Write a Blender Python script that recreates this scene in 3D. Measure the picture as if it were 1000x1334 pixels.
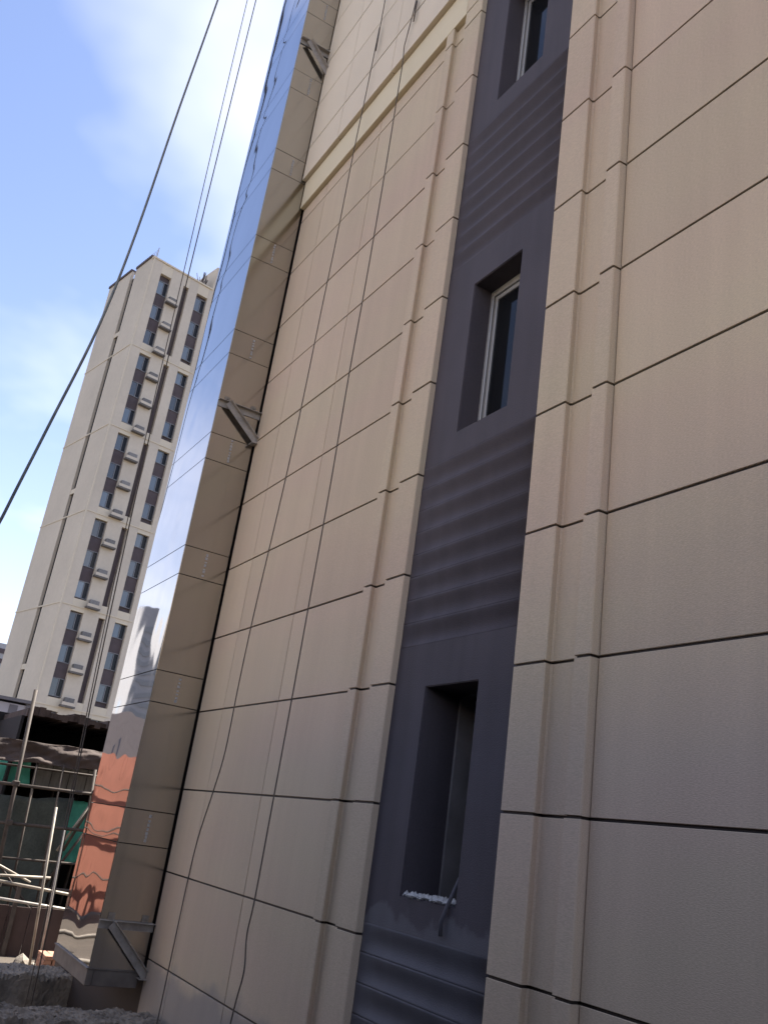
import bpy, bmesh, math, random
from mathutils import Vector, Matrix
random.seed(7)
S = bpy.context.scene
for o in list(bpy.data.objects): bpy.data.objects.remove(o)
COL = S.collection
# ------------------------------------------------------------------ camera
cam_d = bpy.data.cameras.new('camera'); cam = bpy.data.objects.new('camera', cam_d); COL.objects.link(cam)
cam_d.sensor_fit = 'AUTO'; cam_d.sensor_width = 36; cam_d.lens = 1167.4/1334*36
cam_d.clip_start = 0.05; cam_d.clip_end = 5000
M = Matrix(((0.51248593, 0.23197185, 0.82676916), (0.84754893, -0.29128011, -0.4436403), (0.13790935, 0.92808672, -0.34588445)))
cam.matrix_world = M.to_4x4()
S.camera = cam
# ------------------------------------------------------------------ sky, sun, exposure
SUN_EL = math.radians(57); SUN_AZ = math.radians(-14)
w = bpy.data.worlds.new("World"); S.world = w; w.use_nodes = True
nt = w.node_tree; N = nt.nodes; L = nt.links; N.clear()
sky = N.new('ShaderNodeTexSky'); sky.sky_type = 'NISHITA'; sky.sun_disc = False
sky.sun_elevation = SUN_EL; sky.sun_rotation = SUN_AZ; sky.air_density = 1.0; sky.dust_density = 0.5; sky.ozone_density = 2.2
bg = N.new('ShaderNodeBackground'); bg.inputs['Strength'].default_value = 0.070
out = N.new('ShaderNodeOutputWorld')
tc = N.new('ShaderNodeTexCoord'); sep = N.new('ShaderNodeSeparateXYZ'); L.new(tc.outputs['Generated'], sep.inputs[0])
def mth(op, a, b=None, clamp=False):
    n = N.new('ShaderNodeMath'); n.operation = op; n.use_clamp = clamp
    for i, v in enumerate((a, b)):
        if v is None: continue
        if isinstance(v, (int, float)): n.inputs[i].default_value = v
        else: L.new(v, n.inputs[i])
    return n.outputs[0]
zz = mth('ADD', mth('MAXIMUM', sep.outputs[2], 0.0), 0.22)
cx = mth('DIVIDE', sep.outputs[0], zz); cy = mth('DIVIDE', sep.outputs[1], zz)
cmb = N.new('ShaderNodeCombineXYZ'); L.new(cx, cmb.inputs[0]); L.new(cy, cmb.inputs[1]); cmb.inputs[2].default_value = 3.1
nz = N.new('ShaderNodeTexNoise'); nz.inputs['Scale'].default_value = 1.15; nz.inputs['Detail'].default_value = 5; nz.inputs['Roughness'].default_value = 0.48
mp = N.new('ShaderNodeMapping'); mp.inputs['Location'].default_value = (1.41, -4.12, -2.99); L.new(cmb.outputs[0], mp.inputs[0]); L.new(mp.outputs[0], nz.inputs['Vector'])
rp = N.new('ShaderNodeValToRGB'); rp.color_ramp.elements[0].position = 0.46; rp.color_ramp.elements[1].position = 0.86
rp.color_ramp.elements[0].color = (0.0, 0.0, 0.0, 1); rp.color_ramp.elements[1].color = (0.9, 0.9, 0.9, 1)
L.new(nz.outputs['Fac'], rp.inputs[0])
# thin white haze low over the horizon
hz = mth('POWER', mth('SUBTRACT', 1.0, mth('MAXIMUM', sep.outputs[2], 0.0)), 4.5)
fac = mth('ADD', rp.outputs[0], mth('MULTIPLY', hz, 0.28), True)
mx = N.new('ShaderNodeMix'); mx.data_type = 'RGBA'
tint = N.new('ShaderNodeMix'); tint.data_type = 'RGBA'; tint.blend_type = 'MULTIPLY'; tint.inputs['Factor'].default_value = 1.0
L.new(sky.outputs[0], tint.inputs[6]); tint.inputs[7].default_value = (1.06, 0.94, 0.97, 1)
L.new(fac, mx.inputs['Factor']); L.new(tint.outputs[2], mx.inputs[6]); mx.inputs[7].default_value = (7.8, 7.6, 7.9, 1)
L.new(mx.outputs[2], bg.inputs['Color']); L.new(bg.outputs[0], out.inputs[0])
sun_d = bpy.data.lights.new('sun', 'SUN'); sun_d.energy = 4.6; sun_d.angle = math.radians(0.5); sun_d.color = (1, 0.94, 0.84)
sun = bpy.data.objects.new('sun', sun_d); COL.objects.link(sun)
dsun = Vector((math.sin(SUN_AZ)*math.cos(SUN_EL), math.cos(SUN_AZ)*math.cos(SUN_EL), math.sin(SUN_EL)))
sun.rotation_euler = dsun.to_track_quat('Z', 'Y').to_euler(); sun.location = dsun*80
S.view_settings.view_transform = 'Standard'; S.view_settings.look = 'None'
S.view_settings.exposure = 2.0; S.view_settings.gamma = 1; S.view_settings.use_curve_mapping = False
S.render.engine = 'CYCLES'
S.cycles.max_bounces = 8; S.cycles.diffuse_bounces = 4; S.cycles.glossy_bounces = 5

# ------------------------------------------------------------------ materials
def mat(name, col, rough=0.8, metal=0.0, var=0.0, vscale=2.0, bump=0.0, bscale=40.0, stretch=(1, 1, 1), rnd=0.0, spec=0.5, col2=None, fine=0.0):
    """procedural material: base colour, slow blotches, per-object tone, fine relief"""
    m = bpy.data.materials.new(name); m.use_nodes = True
    t = m.node_tree; n = t.nodes; l = t.links; p = n['Principled BSDF']
    p.inputs['Roughness'].default_value = rough; p.inputs['Metallic'].default_value = metal; p.inputs['Specular IOR Level'].default_value = spec
    geo = n.new('ShaderNodeNewGeometry')
    mpn = n.new('ShaderNodeMapping'); mpn.inputs['Scale'].default_value = stretch; l.new(geo.outputs['Position'], mpn.inputs[0])
    v = n.new('ShaderNodeTexNoise'); v.inputs['Scale'].default_value = vscale; v.inputs['Detail'].default_value = 5; l.new(mpn.outputs[0], v.inputs['Vector'])
    c2 = col2 or tuple(c*(1-var) for c in col)
    r = n.new('ShaderNodeMix'); r.data_type = 'RGBA'; r.inputs[6].default_value = (*col, 1); r.inputs[7].default_value = (*c2, 1)
    mr = n.new('ShaderNodeMapRange'); mr.inputs[1].default_value = 0.3; mr.inputs[2].default_value = 0.7; l.new(v.outputs['Fac'], mr.inputs[0]); l.new(mr.outputs[0], r.inputs['Factor'])
    last = r.outputs[2]
    b = n.new('ShaderNodeTexNoise'); b.inputs['Scale'].default_value = bscale; b.inputs['Detail'].default_value = 4; l.new(mpn.outputs[0], b.inputs['Vector'])
    def scale(sock, lo, hi, lastc):
        h = n.new('ShaderNodeMapRange'); h.inputs[3].default_value = lo; h.inputs[4].default_value = hi; l.new(sock, h.inputs[0])
        mm = n.new('ShaderNodeVectorMath'); mm.operation = 'SCALE'; l.new(lastc, mm.inputs[0]); l.new(h.outputs[0], mm.inputs['Scale']); return mm.outputs[0]
    if rnd:
        oi = n.new('ShaderNodeObjectInfo'); last = scale(oi.outputs['Random'], 1-rnd, 1+rnd, last)
    if fine: last = scale(b.outputs['Fac'], 1-fine*2, 1+fine*2, last)
    l.new(last, p.inputs['Base Color'])
    if bump:
        bp = n.new('ShaderNodeBump'); bp.inputs['Strength'].default_value = 1; bp.inputs['Distance'].default_value = bump; l.new(b.outputs['Fac'], bp.inputs['Height']); l.new(bp.outputs[0], p.inputs['Normal'])
    return m
def stain(m, zc, width, col, amount, nscale=1.6, xr=None):
    """grime splash that stays on the surface: below about zc, ragged edge"""
    t = m.node_tree; n = t.nodes; l = t.links; p = n['Principled BSDF']
    src = p.inputs['Base Color'].links[0].from_socket
    geo = n.new('ShaderNodeNewGeometry'); sp = n.new('ShaderNodeSeparateXYZ'); l.new(geo.outputs['Position'], sp.inputs[0])
    ns = n.new('ShaderNodeTexNoise'); ns.inputs['Scale'].default_value = nscale; ns.inputs['Detail'].default_value = 6; l.new(geo.outputs['Position'], ns.inputs['Vector'])
    ma = n.new('ShaderNodeMath'); ma.operation = 'MULTIPLY_ADD'; l.new(ns.outputs['Fac'], ma.inputs[0]); ma.inputs[1].default_value = -0.9; l.new(sp.outputs[2], ma.inputs[2])
    mr = n.new('ShaderNodeMapRange'); mr.interpolation_type = 'SMOOTHSTEP'; mr.inputs[1].default_value = zc-0.45+width; mr.inputs[2].default_value = zc-0.45-width; mr.inputs[3].default_value = 0; mr.inputs[4].default_value = amount
    l.new(ma.outputs[0], mr.inputs[0])
    mx = n.new('ShaderNodeMix'); mx.data_type = 'RGBA'; l.new(mr.outputs[0], mx.inputs['Factor']); l.new(src, mx.inputs[6]); mx.inputs[7].default_value = (*col, 1)
    l.new(mx.outputs[2], p.inputs['Base Color'])
STONE = mat('stone_coat', (0.545, 0.457, 0.327), 0.85, var=0.10, vscale=0.8, bump=0.0011, bscale=150, stretch=(0.4, 1, 1.6), rnd=0.042, col2=(0.55, 0.425, 0.33), fine=0.13, spec=0.25)
stain(STONE, -1.25, 0.10, (0.22, 0.215, 0.23), 0.62)
def streaks(m, amt, sc=(7, 7, 0.35)):
    t = m.node_tree; n = t.nodes; l = t.links; p = n['Principled BSDF']; src = p.inputs['Base Color'].links[0].from_socket
    g = n.new('ShaderNodeNewGeometry'); last = src
    for s_, nd, a in ((sc, 5, amt), ((0.5, 0.5, 0.6), 4, amt*0.9)):
        q = n.new('ShaderNodeMapping'); q.inputs['Scale'].default_value = s_; l.new(g.outputs['Position'], q.inputs[0])
        z = n.new('ShaderNodeTexNoise'); z.inputs['Scale'].default_value = 1.3; z.inputs['Detail'].default_value = nd; l.new(q.outputs[0], z.inputs['Vector'])
        h = n.new('ShaderNodeMapRange'); h.inputs[1].default_value = 0.3; h.inputs[2].default_value = 0.7; h.inputs[3].default_value = 1-a; h.inputs[4].default_value = 1+a; l.new(z.outputs['Fac'], h.inputs[0])
        v = n.new('ShaderNodeVectorMath'); v.operation = 'SCALE'; l.new(last, v.inputs[0]); l.new(h.outputs[0], v.inputs['Scale']); last = v.outputs[0]
    l.new(last, p.inputs['Base Color'])
streaks(STONE, 0.03)
CREAM = mat('cream_coat', (0.70, 0.61, 0.48), 0.8, var=0.06, vscale=1.2, bump=0.0015, bscale=70, rnd=0.03, fine=0.05, spec=0.25)
BANDM = mat('band_coat', (0.70, 0.615, 0.44), 0.8, var=0.06, vscale=2, bump=0.001, bscale=70, spec=0.25)
SEAL = mat('joint_sealant', (0.028, 0.020, 0.018), 0.6, var=0.2)
DARK = mat('dark_coat', (0.080, 0.070, 0.082), 0.75, var=0.18, vscale=1.5, bump=0.002, bscale=120, fine=0.10, spec=0.3)
stain(DARK, -0.36, 0.04, (0.125, 0.12, 0.135), 0.9, 3.0)
streaks(DARK, 0.08)
ROUGH = mat('raw_plaster', (0.24, 0.225, 0.23), 0.9, var=0.3, vscale=4, bump=0.004, bscale=60)
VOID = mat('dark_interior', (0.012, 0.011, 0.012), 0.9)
ALU = mat('aluminium', (0.42, 0.42, 0.42), 0.4, 0.3, var=0.06)
GLASS = mat('window_glass', (0.010, 0.011, 0.013), 0.06, spec=0.2)
def steel(name, col, rough, wave=0.0):
    m = mat(name, col, rough, 1.0, var=0.10, vscale=1.4, stretch=(1, 1, 0.5), rnd=0.03)
    if wave:
        t = m.node_tree; n = t.nodes; l = t.links; p = n['Principled BSDF']
        g = n.new('ShaderNodeNewGeometry'); mp_ = n.new('ShaderNodeMapping'); mp_.inputs['Scale'].default_value = (1.0, 1.0, 0.5); l.new(g.outputs['Position'], mp_.inputs[0])
        z = n.new('ShaderNodeTexNoise'); z.inputs['Scale'].default_value = 2.2; z.inputs['Detail'].default_value = 0.0; l.new(mp_.outputs[0], z.inputs['Vector'])
        b = n.new('ShaderNodeBump'); b.inputs['Distance'].default_value = wave; b.inputs['Strength'].default_value = 1; l.new(z.outputs['Fac'], b.inputs['Height']); l.new(b.outputs[0], p.inputs['Normal'])
    return m
MIRROR = steel('polished_steel', (0.53, 0.52, 0.53), 0.03, 0.007)
BRUSH = steel('satin_steel', (0.47, 0.45, 0.415), 0.14, 0.002)
GALV = mat('galvanised_steel', (0.42, 0.385, 0.35), 0.55, 0.25, var=0.35, vscale=9, fine=0.1)
ROPE = mat('rope_fibre', (0.11, 0.095, 0.082), 0.9, var=0.3, vscale=20)
ROPE2 = mat('brown_rope', (0.11, 0.09, 0.075), 0.9, var=0.3, vscale=20)
BASEM = mat('grimy_channel_steel', (0.20, 0.175, 0.155), 0.6, 0.2, var=0.4, vscale=6)
CABLE = mat('green_grey_rope', (0.20, 0.215, 0.205), 0.8, var=0.35, vscale=14, bump=0.002, bscale=90)
CONC = mat('concrete', (0.25, 0.215, 0.175), 0.95, var=0.45, vscale=5, bump=0.02, bscale=18, fine=0.2)
DIRT = mat('site_dirt', (0.075, 0.060, 0.046), 0.95, var=0.5, vscale=0.6, bump=0.05, bscale=3)
RUST = mat('rusty_tube', (0.085, 0.066, 0.055), 0.75, 0.1, var=0.5, vscale=8)
PIPE = mat('pale_tube', (0.33, 0.29, 0.24), 0.6, 0.2, var=0.35, vscale=7)
TARP = mat('brown_tarpaulin', (0.075, 0.052, 0.044), 0.85, var=0.45, vscale=2.5, bump=0.03, bscale=6)
NET = mat('green_sheet', (0.09, 0.46, 0.35), 0.7, var=0.3, vscale=5)
MESH = mat('dark_green_mesh', (0.075, 0.088, 0.078), 0.9, var=0.5, vscale=2.5, fine=0.2, bscale=25)
BOARD = mat('weathered_board', (0.21, 0.205, 0.20), 0.85, var=0.4, vscale=6, stretch=(1, 3, 0.6), rnd=0.2)
REDW = mat('brown_red_board', (0.075, 0.045, 0.04), 0.8, var=0.4, vscale=3)
BRICK = mat('clay_brick', (0.40, 0.21, 0.14), 0.9, var=0.3, vscale=9, rnd=0.15)
WHITEP = mat('white_cabin_paint', (0.55, 0.53, 0.57), 0.6, var=0.15, vscale=2)
GREYP = mat('grey_stripe_paint', (0.20, 0.19, 0.21), 0.6, var=0.2)
ORANGE = mat('orange_hoarding_paint', (0.46, 0.18, 0.12), 0.6, var=0.25, vscale=1.5, rnd=0.14)
TOW = mat('tower_stone', (0.55, 0.485, 0.39), 0.85, var=0.12, vscale=0.25, fine=0.04, bscale=3)
TOWL = mat('tower_trim', (0.59, 0.52, 0.40), 0.85, var=0.08, vscale=0.4)
SLABM = mat('dark_slab', (0.13, 0.12, 0.11), 0.9, var=0.2)  # dark grey ledge slab, shade of its underside put into the colour
TOWD = mat('tower_dark', (0.085, 0.065, 0.068), 0.8, var=0.2)
TGLASS = mat('tower_glass', (0.09, 0.12, 0.15), 0.1, spec=0.8, rnd=0.6)
TFRAME = mat('tower_frame', (0.16, 0.16, 0.17), 0.5)
FAR = mat('far_concrete', (0.36, 0.36, 0.37), 0.9, var=0.15)
FARW = mat('hazy_window_band', (0.24, 0.25, 0.26), 0.5)  # bands lightened, distance haze put into their colour
FARD = mat('bounce_render', (0.56, 0.47, 0.37), 0.9, var=0.2)  # pale colour picked for bounce light from the added block
CREAMB = mat('cream_render', (0.50, 0.42, 0.36), 0.9, var=0.15)

# ------------------------------------------------------------------ builders
def mesh(name, verts, faces, m, smooth=False, mats=None, idx=None):
    me = bpy.data.meshes.new(name); me.from_pydata([tuple(v) for v in verts], [], faces)
    for q in (mats or [m]): me.materials.append(q)
    if idx:
        for p, i in zip(me.polygons, idx): p.material_index = i
    bm = bmesh.new(); bm.from_mesh(me); bmesh.ops.recalc_face_normals(bm, faces=bm.faces); bm.to_mesh(me); bm.free()
    if smooth:
        for p in me.polygons: p.use_smooth = True
    return me
def obj(name, me, parent=None, loc=(0, 0, 0), rot=(0, 0, 0), kind=None):
    o = bpy.data.objects.new(name, me); COL.objects.link(o)
    if parent: o.parent = parent
    o.location = loc; o.rotation_euler = rot
    if kind: o['kind'] = kind
    return o
def tag(o, label, cat, group=None):
    o['label'] = label; o['category'] = cat
    if group: o['group'] = group
    return o
def thing(name, label, cat, loc=(0, 0, 0), group=None, mw=None):
    o = bpy.data.objects.new(name, None); COL.objects.link(o); o.empty_display_size = 0.3; o.location = loc
    if mw: o.matrix_world = mw
    return tag(o, label, cat, group)
class B:
    """collects shapes into one mesh"""
    def __init__(s): s.v = []; s.f = []
    def add(s, v, f):
        k = len(s.v); s.v += [tuple(q) for q in v]; s.f += [tuple(i+k for i in q) for q in f]; return s
    def box(s, x0, x1, y0, y1, z0, z1, c=0.0):
        """box, chamfered by c on every edge if c"""
        if not c:
            v = [(x, y, z) for x in (x0, x1) for y in (y0, y1) for z in (z0, z1)]
            return s.add(v, [(0, 1, 3, 2), (4, 6, 7, 5), (0, 4, 5, 1), (2, 3, 7, 6), (0, 2, 6, 4), (1, 5, 7, 3)])
        bm = bmesh.new(); bmesh.ops.create_cube(bm, size=1)
        for q in bm.verts: q.co = Vector(((x0+x1)/2+q.co.x*(x1-x0), (y0+y1)/2+q.co.y*(y1-y0), (z0+z1)/2+q.co.z*(z1-z0)))
        bmesh.ops.bevel(bm, geom=bm.edges[:], offset=c, segments=1, affect='EDGES')
        bm.verts.index_update(); s.add([q.co[:] for q in bm.verts], [[q.index for q in f.verts] for f in bm.faces]); bm.free(); return s
    def tube(s, pts, r, n=8, r2=None):
        pts = [Vector(p) for p in pts]; k = len(s.v); m_ = len(pts)
        for i, p in enumerate(pts):
            t = (pts[min(i+1, m_-1)]-pts[max(i-1, 0)]).normalized()
            a = t.orthogonal().normalized() if i == 0 else (a-t*a.dot(t)).normalized()
            b = t.cross(a); rr = r if r2 is None else r+(r2-r)*i/(m_-1)
            s.v += [tuple(p+(a*math.cos(j*2*math.pi/n)+b*math.sin(j*2*math.pi/n))*rr) for j in range(n)]
        for i in range(m_-1):
            for j in range(n):
                s.f.append((k+i*n+j, k+i*n+(j+1) % n, k+(i+1)*n+(j+1) % n, k+(i+1)*n+j))
        s.f.append(tuple(k+j for j in range(n))[::-1]); s.f.append(tuple(k+(m_-1)*n+j for j in range(n))); return s
    def quad(s, a, b, c, d): return s.add([a, b, c, d], [(0, 1, 2, 3)])
    def beam(s, p, q, wd, h, up=(0, 0, 1)):
        p = Vector(p); q = Vector(q); t = (q-p).normalized(); a = t.cross(Vector(up)).normalized(); b = a.cross(t)
        v = [e+a*(i*wd/2)+b*(j*h/2) for e in (p, q) for i, j in ((-1, -1), (1, -1), (1, 1), (-1, 1))]
        return s.add(v, [(3, 2, 1, 0), (4, 5, 6, 7), (0, 1, 5, 4), (1, 2, 6, 5), (2, 3, 7, 6), (3, 0, 4, 7)])
    def done(s, name, m, smooth=False): return mesh(name, s.v, s.f, m, smooth)
    def obj(s, name, m, parent=None, smooth=False, kind=None, loc=(0, 0, 0)): return obj(name, s.done(name, m, smooth), parent, loc, kind=kind)
def box(name, x0, x1, y0, y1, z0, z1, m, parent=None, c=0.0, kind=None): return B().box(x0, x1, y0, y1, z0, z1, c).obj(name, m, parent, kind=kind)
def extrude_profile(prof, back, h, m, ch=0.004, name='panel'):
    """vertical panel: front outline prof [(x, y)...] left to right (viewer on -y), flat back at y=back, height h"""
    rows = [(0.0, ch), (ch, 0.0), (h-ch, 0.0), (h, ch)]; n = len(prof); v = []; f = []
    for z, dy in rows: v += [(x, y+dy, z) for x, y in prof]
    for r in range(3):
        for i in range(n-1): f.append((r*n+i, r*n+i+1, (r+1)*n+i+1, (r+1)*n+i))
    k = len(v); v += [(prof[0][0], back, 0), (prof[-1][0], back, 0), (prof[0][0], back, h), (prof[-1][0], back, h)]
    f.append(tuple([k]+[k+1]+list(range(n-1, -1, -1)))); f.append(tuple([k+2]+list(range(3*n, 4*n))+[k+3]))
    f.append((k, 0, n, 2*n, 3*n, k+2)); f.append((k+1, k+3, 4*n-1, 3*n-1, 2*n-1, n-1))
    return mesh(name, v, f, m)
def noise2(x, y, s=0):
    return math.sin(x*1.7+s)*math.cos(y*2.3+s*1.3)+0.5*math.sin(x*4.1+y*3.3+s*2)+0.3*math.sin(x*9.3-y*7.1+s)

# ------------------------------------------------------------------ ground
GZ = -2.6
box('ground', -1800, 1800, -1800, 1800, GZ-1, GZ, DIRT, kind='structure')

# ------------------------------------------------------------------ the clad apartment block
apt = thing('apartment_block', 'beige stone coated apartment block with dark window strip and grooved pilasters, filling the right side', 'building', (0, 3, GZ))
apt_inv = Matrix.Translation((0, -3, -GZ))
def A(o):
    o.parent = apt; o.matrix_parent_inverse = apt_inv; return o
TOPZ = 20.0; ROOF = 38.0
A(box('wall_core', -12.2, -5.10, 3.013, 14, GZ-0.3, ROOF, SEAL))
A(box('wall_core', -3.785, 6.5, 3.013, 14, GZ-0.3, ROOF, SEAL))
A(box('wall_core', -5.10, -3.785, 5.2, 14, GZ-0.3, ROOF, VOID))
A(box('upper_wall', -12.2, 6.5, 2.955, 3.012, TOPZ, ROOF, STONE))
A(box('roof_slab', -12.3, 6.7, 2.8, 14.2, ROOF, ROOF+0.4, CREAM))
G = 0.015   # joint width
STEP = 0.7485; Z0 = 0.242
PL = [(-5.640, 2.95), (-5.537, 2.95), (-5.530, 2.957), (-5.542, 2.992), (-5.53, 2.999), (-5.345, 2.999), (-5.340, 2.992), (-5.338, 2.956), (-5.332, 2.95), (-5.086, 2.95), (-5.080, 2.956), (-5.080, 3.008)]
PR = [(-3.800, 3.008), (-3.800, 2.956), (-3.794, 2.95), (-3.546, 2.95), (-3.540, 2.956), (-3.546, 2.99), (-3.535, 2.999), (-3.345, 2.999), (-3.335, 2.992), (-3.330, 2.956), (-3.324, 2.95), (-3.220, 2.95), (-3.213, 2.957), (-3.2115, 3.001)]
SLAB = [(-5.338, 3.008), (-5.338, 2.956), (-5.332, 2.95), (-5.086, 2.95), (-5.080, 2.956), (-5.080, 3.008)]
def backing(x0, x1, z0, z1): A(box('joint_backing', x0, x1, 2.962, 3.011, z0, z1, SEAL))
backing(-5.630, -5.552, GZ, 7.16); backing(-5.326, -5.092, GZ, 7.16); A(box('joint_backing', -5.545, -5.335, 3.0115, 3.02, GZ, 7.16, SEAL))
backing(-5.326, -5.092, 7.17, TOPZ); backing(-3.788, -3.558, GZ, TOPZ); backing(-3.318, -3.225, GZ, TOPZ)
cache = {}
def panel(name, prof, z0, z1, m, key):
    h = round(z1-z0-G, 4); kk = (key, h, m.name)
    if kk not in cache: cache[kk] = extrude_profile(prof, 3.03 if key[0] != 'u' else 2.99, h, m, 0.0018, name)
    o = obj(name, cache[kk], loc=(0, random.uniform(-0.0012, 0.0012), z0+G/2)); return A(o)
def flat(x0, x1, y): g = 0.005; return [(x0+g, y+0.002), (x0+g+0.003, y), (x1-g-0.003, y), (x1-g, y+0.002)]
ks = range(-4, 27)
for k in ks:
    za, zb = Z0+STEP*k, Z0+STEP*(k+1)
    if za > TOPZ-0.1: break
    zb2 = min(zb, TOPZ)
    if za < 7.1:
        zt = min(zb, 7.175)
        for i, (a, b) in enumerate(((-8.83, -8.18), (-8.18, -6.93), (-6.93, -5.643))): panel('wall_panel', flat(a, b, 3.0), za, zt, STONE, 'f%d' % i)
        panel('pilaster_panel', PL, za, zt, STONE, 'pl')
    if zb > 7.18: panel('pilaster_panel', SLAB, max(za, 7.175), zb2, STONE, 'sl')
    panel('pilaster_panel', PR, za, zb2, STONE, 'pr')
    x = -3.209
    for i, wd in enumerate((2.5, 2.5, 2.5, 2.2)):
        panel('wall_panel', flat(x, x+wd, 3.0), za, zb2, STONE, 'r%d' % i); x += wd
# projecting band and the paler wall above it
A(box('string_course', -8.83, -5.345, 2.95, 3.02, 7.178, 7.575, BANDM, c=0.004))
A(box('joint_backing', -8.80, -5.36, 2.915, 3.0, 7.60, TOPZ, SEAL))
xs = [-8.83, -7.9, -6.7, -5.35]
for i in range(3):
    z = 7.578; zn = 8.09
    while z < TOPZ-0.1:
        zt = min(zn, TOPZ); panel('upper_panel', flat(xs[i], xs[i+1], 2.90), z, zt, CREAM, 'u%d' % i); z = zn; zn += 0.705
# dark strip: flat fields with a window hole each, ridged boards between
def ridge_mesh():
    # shallow flute that runs out before the left pilaster
    h = 0.163; n = 15; st = ((-5.10, 0.0), (-5.062, 0.12), (-4.99, 0.6), (-4.88, 1.0), (-3.785, 1.0)); v = []; f = []; q = n+2
    for x, k in st:
        for i in range(n):
            t = 1-i/(n-1); d = 0.026*k*math.sin(math.pi*t**0.72)**1.6
            v.append((x, 3.0005+d, t*h))
        v += [(x, 3.06, 0.0), (x, 3.06, h)]
    for c in range(len(st)-1):
        a, b = c*q, (c+1)*q
        for i in range(n-1): f.append((a+i, a+i+1, b+i+1, b+i))
        f += [(a+n-1, a+n, b+n, b+n-1), (a+n+1, a, b, b+n+1)]
    f += [tuple(range(q))[::-1], tuple(range((len(st)-1)*q, len(st)*q))]
    me = mesh('ridge', v, f, DARK, True)
    for p in me.polygons:
        if abs(p.normal.x) > 0.9 or len(p.vertices) > 4: p.use_smooth = False
    return me
RIDGE = ridge_mesh()
WX0, WX1 = -4.712, -4.172; SX0, SX1 = -5.10, -3.785
def strip_field(z0, z1, wz0, wz1, deep):
    b = B(); y = 3.0
    v = [(SX0, y, z0), (SX1, y, z0), (SX1, y, z1), (SX0, y, z1), (WX0, y, wz0), (WX1, y, wz0), (WX1, y, wz1), (WX0, y, wz1)]
    v += [(x, y+deep, z) for x, _, z in v[4:8]] + [(SX0, y+deep, z0), (SX1, y+deep, z0), (SX1, y+deep, z1), (SX0, y+deep, z1)]
    b.add(v, [(0, 1, 5, 4), (1, 2, 6, 5), (2, 3, 7, 6), (3, 0, 4, 7), (4, 5, 9, 8), (5, 6, 10, 9), (6, 7, 11, 10), (7, 4, 8, 11),
              (8, 9, 13, 12), (9, 10, 14, 13), (10, 11, 15, 14), (11, 8, 12, 15)])
    me = b.done('strip_field', DARK); bm = bmesh.new(); bm.from_mesh(me)
    ed = [e for e in bm.edges if all(abs(q.co.y-3.0) < 1e-4 for q in e.verts) and all(WX0-0.01 < q.co.x < WX1+0.01 for q in e.verts)]
    bmesh.ops.bevel(bm, geom=ed, offset=0.006, segments=2, affect='EDGES'); bm.to_mesh(me); bm.free()
    return A(obj('strip_field', me))
for s in range(-1, 6):
    dz = 2.97*s
    strip_field(2.533+dz, 4.2+dz-0.0005, 2.72+dz, 3.92+dz, 0.19 if s != -1 else 0.26)
    for j in range(8): A(obj('ridge', RIDGE, loc=(0, 0, 2.37+dz-0.163*j)))
    A(box('floor_slab', -5.09, -3.80, 3.3, 5.2, 2.30+dz, 2.45+dz, VOID))
    if s == -1:
        # raw plaster reveal of the unfinished opening, no frame yet
        b = B(); b.box(WX0-0.06, WX0+0.018, 3.262, 3.62, 2.70+dz, 3.94+dz); b.box(WX0, WX1, 3.262, 3.62, 3.925+dz, 3.99+dz)
        A(b.obj('raw_reveal', ROUGH))
    else:
        fr = B(); y0, y1 = 3.15, 3.205; x0, x1, z0, z1 = WX0+0.004, WX1-0.004, 2.72+dz+0.004, 3.92+dz-0.004
        fr.box(x0, x0+0.032, y0, y1, z0, z1, 0.004); fr.box(x1-0.045, x1, y0, y1, z0, z1, 0.004)
        fr.box(x0+0.033, x1-0.046, y0, y1, z1-0.05, z1, 0.004); fr.box(x0+0.033, x1-0.046, y0, y1, z0, z0+0.045, 0.004)
        F = A(fr.obj('window_frame', ALU))
        sa = B(); xa, xb = x0+0.044, x0+0.40; za, zb = z0+0.05, z1-0.055
        sa.box(xa, xa+0.026, y0+0.012, y1-0.008, za, zb, 0.003); sa.box(xb-0.035, xb, y0+0.012, y1-0.008, za, zb, 0.003)
        sa.box(xa+0.027, xb-0.036, y0+0.012, y1-0.008, za, za+0.035, 0.003); sa.box(xa+0.027, xb-0.036, y0+0.012, y1-0.008, zb-0.035, zb, 0.003)
        so = sa.obj('sash', ALU); so.parent = F
        po = box('pane', xa+0.027, xb-0.036, y0+0.024, y0+0.030, za+0.036, zb-0.036, GLASS); po.parent = F
        for q in (so, po): q.matrix_parent_inverse = Matrix.Identity(4)
# mortar crumbs on the raw sill of the lowest opening
crumbs = B(); random.seed(3)
for i in range(420):
    u = random.random(); x = WX0+0.03+u*(WX1-WX0-0.07); y = 3.0+random.uniform(-0.012, 0.24); r = random.uniform(0.004, 0.016)
    c = Vector((x, y, -0.25+r*0.5+random.random()*0.012)); vv = [c+Vector(d)*r*random.uniform(0.6, 1.3) for d in ((1, 0, 0), (-1, 0, 0), (0, 1, 0), (0, -1, 0), (0, 0, 1), (0, 0, -1))]
    crumbs.add(vv, [(0, 2, 4), (2, 1, 4), (1, 3, 4), (3, 0, 4), (2, 0, 5), (1, 2, 5), (3, 1, 5), (0, 3, 5)])
MORT = mat('white_mortar', (0.62, 0.61, 0.60), 0.95, var=0.35, vscale=30)
o = crumbs.obj('mortar_crumbs', MORT, kind='stuff'); tag(o, 'crumbled white mortar lying on the sill of the lowest opening', 'rubble')
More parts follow.
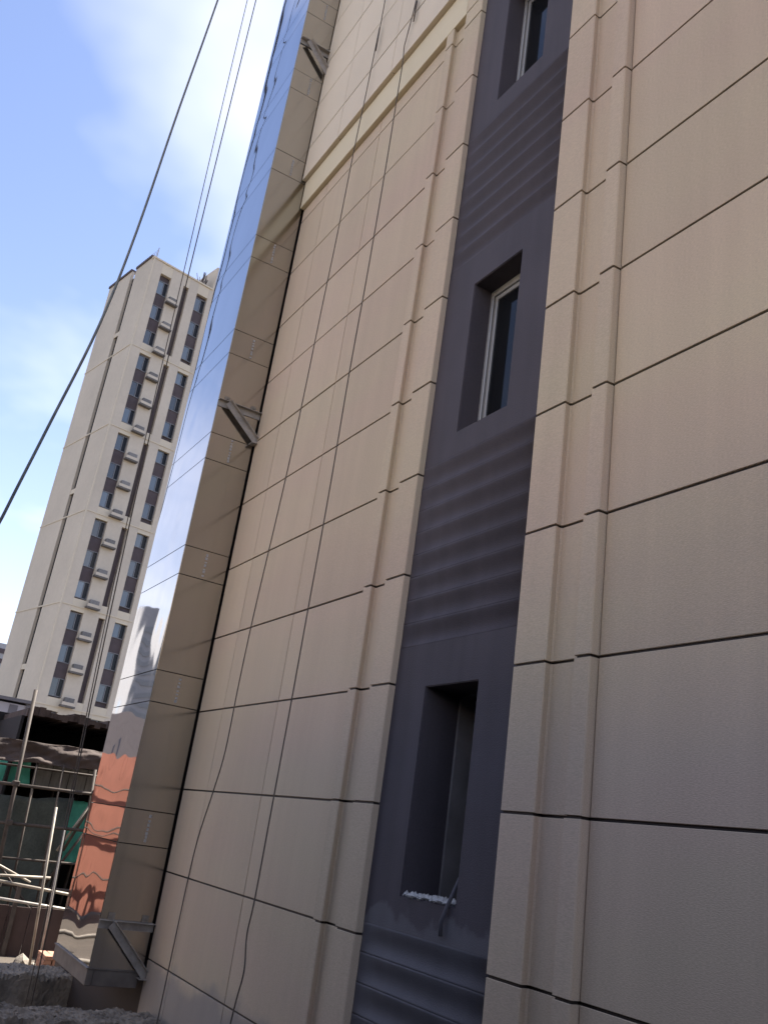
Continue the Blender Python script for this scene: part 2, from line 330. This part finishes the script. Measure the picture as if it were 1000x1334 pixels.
# strap hanging out of that opening
sb = B(); sb.tube([(-4.215, 3.2, 0.02), (-4.205, 3.04, -0.10), (-4.225, 2.985, -0.26), (-4.255, 2.98, -0.33), (-4.25, 2.982, -0.40)], 0.011, 8)
tag(sb.obj('rope', mat('grey_strap', (0.115, 0.11, 0.13), 0.9, var=0.3, vscale=12), smooth=True), 'grey strap hanging out over the sill of the lowest opening', 'rope')

# ------------------------------------------------------------------ mirror clad steel column
colm = thing('clad_column', 'tall square column clad in mirror steel sheets, held off the beige wall by steel brackets', 'column', (-9.5, 2.7, -1.5))
cinv = Matrix.Translation((9.5, -2.7, 1.5))
def Cc(o): o.parent = colm; o.matrix_parent_inverse = cinv; return o
CX0, CX1, CY0, CY1 = -10.19, -8.85, 2.485, 2.98
Cc(box('steel_core', CX0+0.03, CX1-0.03, CY0+0.03, CY1-0.01, -1.36, 19.7, SEAL))
def oil_panel(x0, x1, z0, z1, seed, amp):
    nx, nz_ = 20, 14; v = []; f = []
    for j in range(nz_+1):
        for i in range(nx+1):
            u, t = i/nx, j/nz_; env = (math.sin(math.pi*u)*math.sin(math.pi*t))**2
            d = amp*env*(1.2+noise2(u*1.9, t*1.1*(z1-z0), seed))
            v.append((x0+u*(x1-x0), d, z0+t*(z1-z0)))
    for j in range(nz_):
        for i in range(nx): a = j*(nx+1)+i; f.append((a, a+1, a+nx+2, a+nx+1))
    k = len(v); v += [(x, y, z) for y in (0.0, 0.02) for x, z in ((x0, z0), (x1, z0), (x1, z1), (x0, z1))]
    f += [(k, k+1, k+5, k+4), (k+2, k+3, k+7, k+6), (k+1, k+2, k+6, k+5), (k+3, k, k+4, k+7)]
    me = mesh('front_panel', v, f, MIRROR, True)
    for p in me.polygons[-4:]: p.use_smooth = False
    return me
segs = [(-1.37, -0.308)]; P = 1.3115
for k in range(0, 15): segs += [(-0.308+P*k, 0.004+P*k), (0.004+P*k, 1.0035+P*k)]
sd = 0
for z0, z1 in segs:
    sd += 1; short = z1-z0 < 0.5; g = 0.003
    Cc(obj('front_panel', oil_panel(CX0, CX1-0.004, z0+0.0045, z1-0.0045, sd*1.37, (0.0006 if short else 0.0016)*(2.4 if z0 < 0.5 else 1)), loc=(0, CY0, 0)))
    Cc(box('side_panel', CX1-0.02, CX1+random.uniform(-0.001, 0.001), CY0+0.002, CY1, z0+g, z1-g, BRUSH, c=0.0022))
    Cc(box('side_panel', CX0, CX0+0.02, CY0+0.022, CY1, z0+g, z1-g, BRUSH, c=0.002))
    if short:
        b = B(); ym = (CY0+CY1)/2+0.01
        zc = z0+0.03
        while zc < z1-0.03:
            b.box(CX1+0.0012, CX1+0.0045, ym-0.011+random.uniform(-0.003, 0.003), ym+0.010, zc, zc+random.uniform(0.012, 0.03)); zc += random.uniform(0.032, 0.04)
        Cc(b.obj('weld_seam', ALU))
# bottom frame
b = B(); b.box(CX0+0.005, CX1+0.006, CY0-0.008, CY0+0.05, -1.505, -1.376, 0.004); b.box(CX0+0.005, CX1+0.012, CY0-0.02, CY0+0.05, -1.3755, -1.362, 0.002)
Cc(b.obj('base_channel', BASEM))
b = B(); b.box(CX1-0.045, CX1+0.006, CY0+0.051, CY1-0.03, -1.505, -1.376, 0.004); b.box(CX1-0.045, CX1+0.012, CY0+0.051, CY1-0.03, -1.3755, -1.362, 0.002)
Cc(b.obj('base_channel', BASEM))
Cc(box('base_channel', CX0+0.005, CX0+0.05, CY0+0.051, CY1-0.03, -1.505, -1.376, BASEM, c=0.004))
def angle(b, p, q, wv, wh, t=0.006):
    """L-section bar: vertical leg facing +x, other leg turned outward at the top"""
    p = Vector(p); q = Vector(q); d = (q-p).normalized(); nrm = Vector((1, 0, 0)); up = nrm.cross(d); up = up if up.z > 0 else -up
    b.beam(p+nrm*t/2, q+nrm*t/2, t, wv, up); e = up*(wv/2-t/2)+nrm*(wh/2+t); b.beam(p+e, q+e, wh, t, up)
def bracket(z, drop):
    b = B(); x = CX1+0.004; angle(b, (x, CY0+0.0, z), (x, 2.995, z+0.0), 0.075, 0.05)
    ar = Cc(b.obj('bracket', GALV))
    b = B(); angle(b, (x+0.058, CY0+0.10, z+0.01), (x+0.058, 2.998, z-drop), 0.075, 0.045)
    st = b.obj('strut', GALV); st.parent = ar
    b = B()
    for yy in (CY0+0.10, 2.90): b.box(x+0.002, x+0.04, yy-0.03, yy+0.03, z+0.0385, z+0.0445); b.box(x+0.002, x+0.008, yy-0.03, yy+0.03, z+0.045, z+0.10); b.tube([(x+0.008, yy, z+0.075), (x+0.022, yy, z+0.075)], 0.011, 6)
    lu = b.obj('lug', PIPE); lu.parent = ar
    b = B(); b.box(x-0.01, x+0.1, 2.93, 2.998, z-drop-0.02, z-drop-0.012); pl = b.obj('wall_plate', GALV); pl.parent = ar
for z, d in ((-1.0, 0.40), (4.30, 0.34), (9.66, 0.42), (15.0, 0.4)): bracket(z, d)

# ------------------------------------------------------------------ ropes
def rope(pts, r, m, label, sub=6):
    p = [Vector(q) for q in pts]; o = []
    for i in range(len(p)-1):
        a, b_, c, d = p[max(i-1, 0)], p[i], p[i+1], p[min(i+2, len(p)-1)]
        for t in [j/sub for j in range(sub)]: o.append(0.5*((2*b_)+(c-a)*t+(2*a-5*b_+4*c-d)*t*t+(3*b_-a-3*c+d)*t**3))
    o.append(p[-1]); return tag(B().tube(o, r, 7).obj('rope', m, smooth=True), label, 'rope', 'work ropes hanging down the facade')
def onw(lst, y): return [(x*y/3, y, z*y/3) for x, z in lst]
rope([(-7.3, 2.86, 19.9)]+onw([(-7.48, 9.6), (-7.49, 9.01), (-7.52, 8.03), (-7.56, 7.25), (-7.58, 6.09), (-7.62, 5.2), (-7.67, 3.87), (-7.75, 2.9), (-7.86, 1.9), (-7.90, 1.2), (-7.91, 0.6), (-8.01, 0.25), (-8.16, -0.16), (-8.21, -0.55), (-8.23, -1.0), (-8.25, -1.4), (-8.30, -2.5)], 2.86), 0.0055, ROPE, 'thin dark rope nearest the steel column, slanting down the beige wall')
rope([(-6.2, 2.86, 19.9)]+onw([(-6.55, 9.3), (-6.59, 8.59), (-6.67, 8.12), (-6.69, 8.0), (-6.66, 7.75), (-6.65, 7.3), (-6.63, 6.3), (-6.63, 5.0), (-6.65, 4.0), (-6.64, 2.8), (-6.66, 1.6), (-6.67, 0.98), (-6.69, 0.2), (-6.71, -0.49), (-6.74, -0.75), (-6.68, -0.98), (-6.73, -1.2), (-6.77, -1.45), (-6.9, -2.5)], 2.87), 0.0055, ROPE, 'thin dark rope nearer the grooved pilaster, kinked over the cream band')
rope([(-11.0, 2.05, 19), (-11.0, 2.11, 12.2), (-11, 2.21, 6.92), (-11, 2.25, 5.0), (-11, 2.33, 2.5), (-11, 2.38, 1.3), (-11, 2.46, -0.33), (-11, 2.5, -1.3), (-11, 2.52, -2.55)], 0.006, ROPE2, 'left one of the two thin parallel ropes hanging against the sky beside the column')
rope([(-11.0, 2.2, 19), (-11.0, 2.24, 12.3), (-11, 2.28, 7.0), (-11, 2.32, 4.0), (-11, 2.41, 1.23), (-11, 2.49, -0.33), (-11, 2.55, -1.3), (-11, 2.58, -2.55)], 0.008, ROPE2, 'right one of the two thin parallel ropes hanging against the sky beside the column')
rope([(-3.6, 0.12, -0.6), (-3.56, 0.26, 0.74), (-3.57, 0.295, 1.0), (-3.62, 0.36, 1.40), (-3.76, 0.455, 1.98), (-4.03, 0.535, 2.70), (-4.44, 0.63, 3.89), (-4.89, 0.745, 5.27), (-5.9, 1.0, 8.6), (-7.4, 1.4, 14), (-8.6, 2.2, 20)], 0.0062, CABLE, 'thick grey green rope slanting across the open sky at upper left')

# ------------------------------------------------------------------ broken concrete upstands at the foot of the wall
def upstand(x0, x1, y0, y1, ztop, zb, label, seed):
    random.seed(seed); nx, ny = 26, 130; v = []; f = []
    for j in range(ny+1):
        for i in range(nx+1):
            u, t = i/nx, j/ny; ed = 0.05 if i in (0, nx) else 0
            d = 0.013*noise2(u*3, t*14, seed)+random.uniform(-0.010, 0.010)-ed*random.uniform(0.2, 1)
            v.append((x0+u*(x1-x0)+(random.uniform(-0.012, 0.012) if 0 < i < nx else 0.02*math.sin(t*37+seed)), y0+t*(y1-y0), ztop+d))
    for j in range(ny):
        for i in range(nx): a = j*(nx+1)+i; f.append((a, a+1, a+nx+2, a+nx+1))
    for j in range(ny):   # sides
        for i in (0, nx):
            a = j*(nx+1)+i; k = len(v); v += [((x0, x1)[i > 0], v[a][1], zb), ((x0, x1)[i > 0], v[a+nx+1][1], zb)]; f.append((a, a+nx+1, k+1, k))
    for j in (0, ny):
        k = len(v); r = [j*(nx+1)+i for i in range(nx+1)]; v += [(x0, v[r[0]][1], zb), (x1, v[r[0]][1], zb)]; f.append(tuple(r)+(k+1, k))
    return tag(obj('concrete_upstand', mesh('concrete_upstand', v, f, CONC)), label, 'low wall', 'broken concrete upstands')
upstand(-8.42, -7.9, 0.6, 2.94, -1.60, GZ, 'near rough topped concrete upstand running out from the foot of the beige wall', 5)
upstand(-11.9, -11.25, 0.9, 3.6, -1.84, GZ, 'far rough topped concrete upstand just behind the foot of the steel column', 9)

# ------------------------------------------------------------------ far beige tower
cor = Vector((-83.68, 13.56, 0)); MW = Matrix(((-0.196, -0.981, 0, cor.x), (0.981, -0.196, 0, cor.y), (0, 0, 1, GZ), (0, 0, 0, 1)))
tow = thing('tower_block', 'distant beige high rise with dark window strips and air conditioner ledges', 'building', mw=MW)
def T(o): o.parent = tow; return o
TZ = -GZ      # picture heights are measured from the eye
def tb(name, u0, u1, w0, w1, z0, z1, m, c=0.0): return T(box(name, u0, u1, w0, w1, z0+TZ, z1+TZ, m, c=c))
tb('tower_core', 0.3, 14, 0.42, 10.9, GZ, 53.4, TOWD)
TT = 53.85
for u0, u1 in ((0.0, 1.08), (2.33, 3.85), (4.47, 5.5), (6.8, 14.0)): tb('pier', u0, u1, 0.0, 0.43, GZ, TT, TOW)
tb('roof_block', 7.15, 14, 0.01, 6, TT, 56.9, TOW)
for g in range(6):
    zb = 43.0-9*g
    for u0, u1 in ((1.08, 2.33), (3.85, 4.47), (5.5, 6.8)): tb('cross_band', u0, u1, 0.02, 0.42, zb, zb+1.15, TOWL)
    tb('string_course', -0.05, 7.2, -0.05, -0.001, zb+0.40, zb+0.52, TOWL); tb('string_course', -0.05, -0.001, -0.049, 10.95, zb+0.40, zb+0.52, TOWL)
for u0, u1 in ((1.08, 2.33), (3.85, 4.47), (5.5, 6.8)): tb('cross_band', u0, u1, 0.02, 0.42, 52.6, TT, TOWL)
for w0, w1, tp_ in ((0.431, 4.25, 54.2), (5.35, 10.9, 54.5)): tb('side_wall', 0.0, 0.31, w0, w1, GZ, tp_, TOW)
tb('side_slot', 0.27, 0.3, 4.25, 5.35, GZ, 53.6, VOID)  # shade of the recess put into a near-black backing
for z in (46.0, 28.0, 10.5): tb('cross_band', 0.03, 0.119, 4.25, 5.35, z, z+0.5, TOWL)
tb('corner_trim', -0.06, 0.10, -0.06, -0.0005, GZ, 54.0, TOWL)
for w0, w1, z in ((0.6, 4.2, 54.2), (5.4, 10.95, 54.5)): tb('roof_coping', -0.12, 0.5, w0, w1, z, z+0.28, TOWD)
tb('roof_coping', -0.1, 7.14, -0.1, 0.5, TT, TT+0.18, TOWL)
wmesh = {}
def twindow(u0, u1, z0, z1):
    h = z1-z0; wd = u1-u0
    if (wd, h) not in wmesh:
        f = B(); t = 0.07
        f.box(0, t, 0.24, 0.40, 0, h); f.box(wd-t, wd, 0.24, 0.40, 0, h); f.box(t, wd-t, 0.24, 0.4, 0, t); f.box(t, wd-t, 0.24, 0.4, h-t, h); f.box(wd*0.56, wd*0.56+t, 0.24, 0.4, t, h-t)
        p = B(); p.box(t, wd*0.56, 0.30, 0.34, t, h-t)
        wmesh[(wd, h)] = (f.done('window', TFRAME), p.done('pane', TGLASS))
    a, c = wmesh[(wd, h)]; F = T(obj('window', a, loc=(u0, 0, z0+TZ))); P_ = obj('pane', c, F)
    q = B().box(wd*0.56+0.07, wd-0.07, 0.36, 0.39, 0.07, h-0.07)
    if 'dark' not in wmesh: wmesh['dark'] = {}
    if wd not in wmesh['dark']: wmesh['dark'][wd] = q.done('pane', GLASS)
    obj('pane', wmesh['dark'][wd], F)
ledge = None
for i in range(16):
    zt = 51.9-3.0*i
    for u0, u1, dz in ((1.1, 2.31, 0.0), (5.52, 6.78, 0.35)):
        if zt-1.6+dz < GZ: continue
        twindow(u0, u1, round(zt-1.62+dz, 3), round(zt+dz, 3))
        if i % 3 != 2: tb('spandrel', u0-0.02, u1+0.02, 0.30, 0.42, zt-2.98+dz, zt-1.64+dz, TOWD)
    zl = 49.5-3.0*i
    le = T(box('cooler_ledge', 2.25, 3.55, -0.52, -0.002, zl+TZ, zl+0.17+TZ, SLABM)); q = box('ledge_front', 2.28, 3.5, -0.50, -0.45, zl+0.171+TZ, zl+0.45+TZ, TOW); q.parent = le
    q = B().box(2.5, 3.4, -0.42, -0.05, zl+0.172+TZ, zl+0.85+TZ, 0.03).obj('cooler_unit', BOARD); q.parent = le
rb = B()
for i in range(9): rb.tube([(0.3, 0.6+0.45*i, 54.4+TZ), (0.3, 0.6+0.45*i, 55.3+TZ)], 0.025, 5)
T(rb.obj('roof_railing', RUST))
am = B(); am.tube([(0.5, 0.8, 54+TZ), (0.5, 0.8, 55.8+TZ)], 0.04, 5)
T(am.obj('roof_mast', RUST))
random.seed(11); sc = B()
for i in range(26):
    p = Vector((random.uniform(5.8, 7.0), random.uniform(0.6, 1.6), TT+TZ)); sc.tube([p, p+Vector((random.uniform(-0.6, 0.6), random.uniform(-0.4, 0.4), random.uniform(0.8, 2.2)))], 0.035, 4)
T(sc.obj('roof_rod', RUST))
ft = thing('far_tower', 'pale grey high rise on the skyline at the left edge, left of the beige tower', 'building', (-305, 33.5, GZ))
box('body', -10, 10, -2.8, 2.8, 0, 44, FAR, ft)
fb = B()
for i in range(14): fb.box(10.001, 10.3, -2.6, 2.6, 2+3*i, 3.4+3*i)
fb.obj('window_band', TOWD, ft)

# ------------------------------------------------------------------ scaffold shed and clutter beyond the column
sc = thing('scaffolding', 'rusty tube scaffolding with diagonal braces in front of the dark shed', 'scaffold', (-18.8, 4, GZ))
sinv = Matrix.Translation((18.8, -4, -GZ))
def Sc(pts, r, m=RUST, name='tube'):
    o = B().tube(pts, r, 8).obj(name, m, smooth=True); o.parent = sc; o.matrix_parent_inverse = sinv; return o
for y0, y1 in ((3.03, 3.30), (5.75, 5.9)):
    Sc([(-18.8, y0, 1.9), (-18.8, y1-0.02, GZ)], 0.038)
for z, y0, y1, dz in ((0.10, 2.4, 6.2, 0.10), (-0.60, 2.4, 6.2, 0.13), (-1.62, 2.4, 6.2, 0.0)): Sc([(-18.85, y0, z), (-18.85, y1, z+dz)], 0.03)
for y in (4.33, 4.62): Sc([(-20.9, y+0.5, 0.75), (-20.9, y+0.32, GZ)], 0.032, RUST)
Sc([(-19.2, 5.0, 0.75), (-19.2, 4.38, -0.95)], 0.03); Sc([(-19.25, 4.9, -0.2), (-19.25, 4.2, -1.6)], 0.026); Sc([(-19.0, 3.45, 0.6), (-19.0, 3.62, GZ)], 0.022)
for y0, y1, xx, rr in ((3.95, 4.12, -19.0, 0.02), (4.55, 4.78, -18.9, 0.03), (2.75, 2.9, -19.1, 0.025), (4.2, 4.32, -20.7, 0.028)): Sc([(xx, y0, 0.62), (xx, y1, GZ)], rr)
for z, xx in ((-1.05, -20.8), (-0.25, -20.85), (0.45, -19.3), (-1.2, -18.9)): Sc([(xx, 2.4, z), (xx, 6.2, z+0.1)], 0.022)
Sc([(-18.95, 2.5, -0.6), (-18.95, 4.4, -2.4)], 0.022); Sc([(-18.9, 4.7, 0.15), (-18.9, 4.2, -0.95)], 0.024, PIPE)
cpl = B().box(-0.09, 0.09, -0.06, 0.06, -0.05, 0.05, 0.012).done('coupler', RUST)
for yy, z in ((3.13, 0.14), (3.19, -0.56), (4.66, 0.2), (4.7, -0.48), (3.28, -1.62)): 
    co = obj('coupler', cpl, loc=(-18.83, yy, z)); co.parent = sc; co.matrix_parent_inverse = sinv
shed = thing('site_shed', 'low dark open shed with a ragged flat roof below the beige tower', 'shed', (-21, 4.5, GZ))
shinv = Matrix.Translation((21, -4.5, -GZ))
def Sh(o): o.parent = shed; o.matrix_parent_inverse = shinv; return o
random.seed(21); rf = B(); n = 34
top = [1.60+0.035*random.random()+0.05*math.sin(i*0.9)+0.03*i/n for i in range(n+1)]
for i in range(n):
    ya = 3.12+i*0.115; rf.box(-22.6, -19.6+random.uniform(-0.06, 0.06), ya, ya+0.1148, 1.47+random.uniform(-0.03, 0.03)+0.03*i/n, top[i])
Sh(rf.obj('roof', TARP))
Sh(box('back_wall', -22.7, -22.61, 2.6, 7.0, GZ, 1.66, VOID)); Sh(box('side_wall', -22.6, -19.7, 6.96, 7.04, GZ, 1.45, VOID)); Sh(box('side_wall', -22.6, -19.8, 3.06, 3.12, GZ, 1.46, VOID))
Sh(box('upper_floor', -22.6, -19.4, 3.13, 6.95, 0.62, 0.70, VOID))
def sheet(name, c00, c10, c11, c01, m, label, cat, amp=0.05, n=24, seed=1, thick=0.012):
    """hanging cloth between four corners (bottom left, bottom right, top right, top left) with folds"""
    c00, c10, c11, c01 = map(Vector, (c00, c10, c11, c01)); nr = (c10-c00).cross(c01-c00).normalized(); v = []; f = []
    for s_ in (0, 1):
        for j in range(n+1):
            for i in range(n+1):
                u, t = i/n, j/n; p = (c00*(1-u)+c10*u)*(1-t)+(c01*(1-u)+c11*u)*t
                v.append(p+nr*(amp*noise2(u*6, t*3, seed)+s_*thick)+Vector((0, 0, amp*0.6*noise2(u*5+3, t, seed+2)*(1-0.3*t))))
    K = (n+1)**2
    for j in range(n):
        for i in range(n):
            a = j*(n+1)+i; f += [(a, a+1, a+n+2, a+n+1), (K+a, K+a+n+1, K+a+n+2, K+a+1)]
    for i in range(n):
        for a, b_ in ((i, i+1), (n*(n+1)+i+1, n*(n+1)+i), ((i+1)*(n+1), i*(n+1)), (i*(n+1)+n, (i+1)*(n+1)+n)): f.append((a, K+a, K+b_, b_))
    return tag(obj(name, mesh(name, v, f, m, True)), label, cat)
sheet('tarpaulin', (-19.0, 2.2, 0.50), (-19.0, 6.0, 0.66), (-19.1, 6.0, 1.06), (-19.1, 2.2, 0.90), TARP, 'sagging brown tarpaulin draped along the front of the dark shed', 'tarpaulin', 0.05, 30, 2)
sheet('debris_sheet', (-20.0, 2.3, 0.08), (-20.0, 3.58, 0.14), (-20.0, 3.5, 0.66), (-20.0, 2.3, 0.6), NET, 'bright green sheet hanging under the brown tarpaulin at the left edge', 'sheet', 0.03, 16, 4)
sheet('debris_sheet', (-20.6, 4.55, -1.3), (-20.6, 5.5, -1.2), (-20.6, 5.5, 0.05), (-20.6, 4.5, -0.03), NET, 'turquoise green sheet showing behind diagonal braces beside the column', 'sheet', 0.04, 16, 6)
sheet('mesh_curtain', (-19.5, 2.4, -2.35), (-19.5, 4.35, -2.2), (-19.5, 4.42, 0.02), (-19.5, 2.4, -0.16), MESH, 'dark green mesh curtain filling the scaffold bay under the boards', 'mesh curtain', 0.05, 20, 8)
bw = thing('board_wall', 'row of weathered grey boards under the brown tarpaulin beside the green sheet', 'boards', (-20.1, 4, 0.1))
y = 3.63; random.seed(5)
while y < 6.2:
    wd = random.choice((0.22, 0.3, 0.36)); o = box('board', -20.12+random.uniform(-0.015, 0.015), -20.08, y, y+wd-0.015, 0.12+random.uniform(-0.02, 0.02), 0.68, BOARD); o.parent = bw; o.matrix_parent_inverse = Matrix.Translation((20.1, -4, -0.1)); y += wd
cb = thing('site_cabin', 'white site cabin end with a grey stripe at the left edge below the beige tower', 'cabin', (-25, 2.6, GZ))
cbi = Matrix.Translation((25, -2.6, -GZ))
for nm, y0, y1, z0, z1, x1, m in (('wall', 1.2, 3.74, GZ, 2.0, -24.0, WHITEP), ('stripe', 3.36, 3.56, -2.0, 1.97, -23.985, GREYP), ('corner_post', 3.741, 3.84, GZ, 2.05, -23.97, GREYP), ('roof', 1.1, 3.86, 2.051, 2.13, -23.9, GREYP)):
    o = box(nm, -26, x1, y0, y1, z0, z1, m); o.parent = cb; o.matrix_parent_inverse = cbi
# pale tubes lying across, low board fence behind them
def lone(name, pts, r, m, label, cat, grp=None): return tag(B().tube(pts, r, 8).obj(name, m, smooth=True), label, cat, grp)
lone('steel_tube', [(-16, 2.2, -1.28), (-16, 3.56, -1.215)], 0.021, PIPE, 'short pale tube lying uppermost of the three crossing tubes near the curtain', 'tube', 'loose tubes by the scaffold')
lone('steel_tube', [(-16.1, 2.2, -1.29), (-16.0, 4.9, -1.51)], 0.023, PIPE, 'long pale sunlit tube slanting down towards the column foot', 'tube', 'loose tubes by the scaffold')
lone('steel_tube', [(-15.9, 2.2, -1.53), (-15.9, 4.7, -1.69)], 0.022, GALV, 'dull grey tube, lowest of the three crossing tubes', 'tube', 'loose tubes by the scaffold')
lone('steel_tube', [(-15.9, 2.4, -0.98), (-16.15, 3.3, -1.32)], 0.017, PIPE, 'thin tube leaning down from the left edge onto the pale tubes', 'tube', 'loose tubes by the scaffold')
lone('leaning_pole', [(-15, 3.165, -0.14), (-15, 3.37, GZ+0.02)], 0.020, PIPE, 'bright pole leaning upright in front of the dark curtain, left of the pair', 'pole')
lone('leaning_pole', [(-14.9, 3.36, -0.45), (-15, 3.49, GZ+0.02)], 0.020, GALV, 'thin grey upright pole right beside the bright leaning pole', 'pole')
fn = thing('board_fence', 'low brown red board fence under the crossing tubes', 'fence', (-17.5, 3.5, GZ))
fi = Matrix.Translation((17.5, -3.5, -GZ)); y = 1.9
while y < 5.2:
    o = box('board', -17.53+random.uniform(-0.012, 0.012), -17.5, y, y+0.35, GZ, -1.84+random.uniform(-0.02, 0.02), REDW); o.parent = fn; o.matrix_parent_inverse = fi; y += 0.362
for y in (3.38, 4.4): o = box('post', -17.49, -17.42, y, y+0.07, GZ, -1.5, RUST); o.parent = fn; o.matrix_parent_inverse = fi
bs = thing('brick_stack', 'small stack of red clay bricks beside the leaning poles', 'bricks', (-14.6, 3.62, GZ))
bmsh = B().box(-0.115, 0.115, -0.055, 0.055, 0, 0.053, 0.004).done('brick', BRICK)
for lv in range(9):
    for i in range(2):
        for j in range(4): obj('brick', bmsh, bs, (i*0.245-0.12+random.uniform(-0.01, 0.01), (j-1.5)*0.118+random.uniform(-0.008, 0.008), lv*0.056), (0, 0, random.uniform(-0.05, 0.05)))
rubble = B(); random.seed(8)
for i in range(160):
    r = random.uniform(0.03, 0.16)*(0.4 if i > 40 else 1); c = Vector((random.uniform(-16.8, -12.4), random.uniform(2.0, 4.6), GZ+r*0.4))
    bm = bmesh.new(); bmesh.ops.create_icosphere(bm, subdivisions=1, radius=r)
    for q in bm.verts: q.co = Vector((q.co.x*1.2, q.co.y, q.co.z*0.7))*random.uniform(0.65, 1.25)+c
    bm.verts.index_update(); rubble.add([q.co[:] for q in bm.verts], [[q.index for q in f.verts] for f in bm.faces]); bm.free()
tag(rubble.obj('rubble', CONC, kind='stuff'), 'broken concrete rubble on the ground beyond the column foot', 'rubble')

# ------------------------------------------------------------------ what the mirror steel faces: hoarding, low building and skyline across the site
hd = thing('site_hoarding', 'orange painted site hoarding mirrored in the lower steel of the column', 'hoarding', (-24.5, -2.5, GZ))
hd.rotation_euler = (0, 0, math.radians(38))
for i in range(12): box('hoarding_panel', -0.03, 0.0, -5.0+i*0.8, -5.0+i*0.8+0.79, 0.05, 3.9, ORANGE, hd)
for i, z in enumerate((0.75, 1.9, 2.05, 3.1)):
    B().tube([(0.10, -5+0.5*j, z+random.uniform(-0.10, 0.10)) for j in range(20)], 0.022, 6).obj('hoarding_rail', RUST, hd)
for i in range(5): box('hoarding_post', 0.0005, 0.06, -4.9+i*2.2, -4.82+i*2.2, 0, 3.6, RUST, hd)
lb = thing('low_building', 'cream low building mirrored in the column above the orange hoarding', 'building', (-75, -18, GZ))
box('wall', -8, 0, -26, 18, 0, 9.6, CREAMB, lb)
for i in range(7): box('window', 0.0, 0.06, -24+i*6, -22.4+i*6, 5.2, 7.2, GREYP, lb)
for i, (x, y, wd, h) in enumerate(((-260, -68, 16, 56), (-300, -98, 18, 64), (-330, -60, 20, 50))):
    t = thing('skyline_tower', ('slim pale tower mirrored small in the column, nearest of the skyline towers', 'broader pale tower mirrored small in the column behind the slim one', 'lowest pale tower mirrored small in the column')[i], 'building', (x, y, GZ), 'skyline towers seen in the mirror steel')
    box('body', -wd/2, wd/2, -wd/2, wd/2, 0, h, FAR, t)
    b = B()
    for k in range(int(h/3)-1): b.box(wd/2+0.01, wd/2+0.2, -wd/2+1, wd/2-1, 2+3*k, 3.4+3*k)
    b.obj('window_band', FARW, t)

ob = thing('bounce_block', 'unseen long pale block added behind the camera to bounce sunlight onto the beige wall', 'building', (6, -36, GZ))  # invented block out of view, reflects sunlight back to the facade
box('wall', -40, 60, -9, 0, 0, 16, FARD, ob)
for i in range(31):
    for j in range(3): box('window', -39+i*3.1, -37.4+i*3.1, 0.001, 0.05, 1.2+j*3.4, 2.9+j*3.4, GLASS, ob)
nf = thing('shade_fence', 'unseen tall fence under dark netting, added behind the camera to shade the lower beige wall', 'fence', (0, -0.9, GZ))  # invented occluder out of view, darkens the foot of the facade
for i in range(9): B().tube([(-8+i*2.25, -0.05, 0), (-8+i*2.25, -0.05, 4.5)], 0.025, 8).obj('pole', RUST, nf)
for z in (0.2, 1.6, 3.0, 4.35): B().tube([(-8.2, -0.1, z), (10.2, -0.1, z)], 0.025, 8).obj('pole', RUST, nf)
v = []; f = []; n = 60
for i in range(n+1):
    for k in range(2): v += [(-8.2+18.4*i/n, 0.03*math.sin(i*1.9)+0.02*math.cos(i*0.7)-0.02*k, z) for z in (0.05, 4.4)]
for i in range(n):
    a = i*4; f += [(a, a+4, a+5, a+1), (a+2, a+3, a+7, a+6), (a+1, a+5, a+7, a+3), (a, a+2, a+6, a+4)]
f += [(0, 1, 3, 2), (4*n, 4*n+2, 4*n+3, 4*n+1)]
obj('netting', mesh('netting', v, f, MESH, True), nf)
for nm, pts in (('near', [(-17, -2.2), (-17.4, -0.9), (-17.2, 0.2), (-18.2, 0.9), (-18.0, 1.8)]), ('far', [(-20.5, -3.0), (-20.1, -1.4), (-20.9, -0.4), (-20.2, 0.8), (-20.6, 1.6)])):
    lone('hose', [(x, y, GZ+0.04) for x, y in pts], 0.045, PIPE, 'pale hose lying on the dirt across the site, %s the column' % ('nearer to' if nm == 'near' else 'farther from'), 'hose', 'hoses on the dirt')
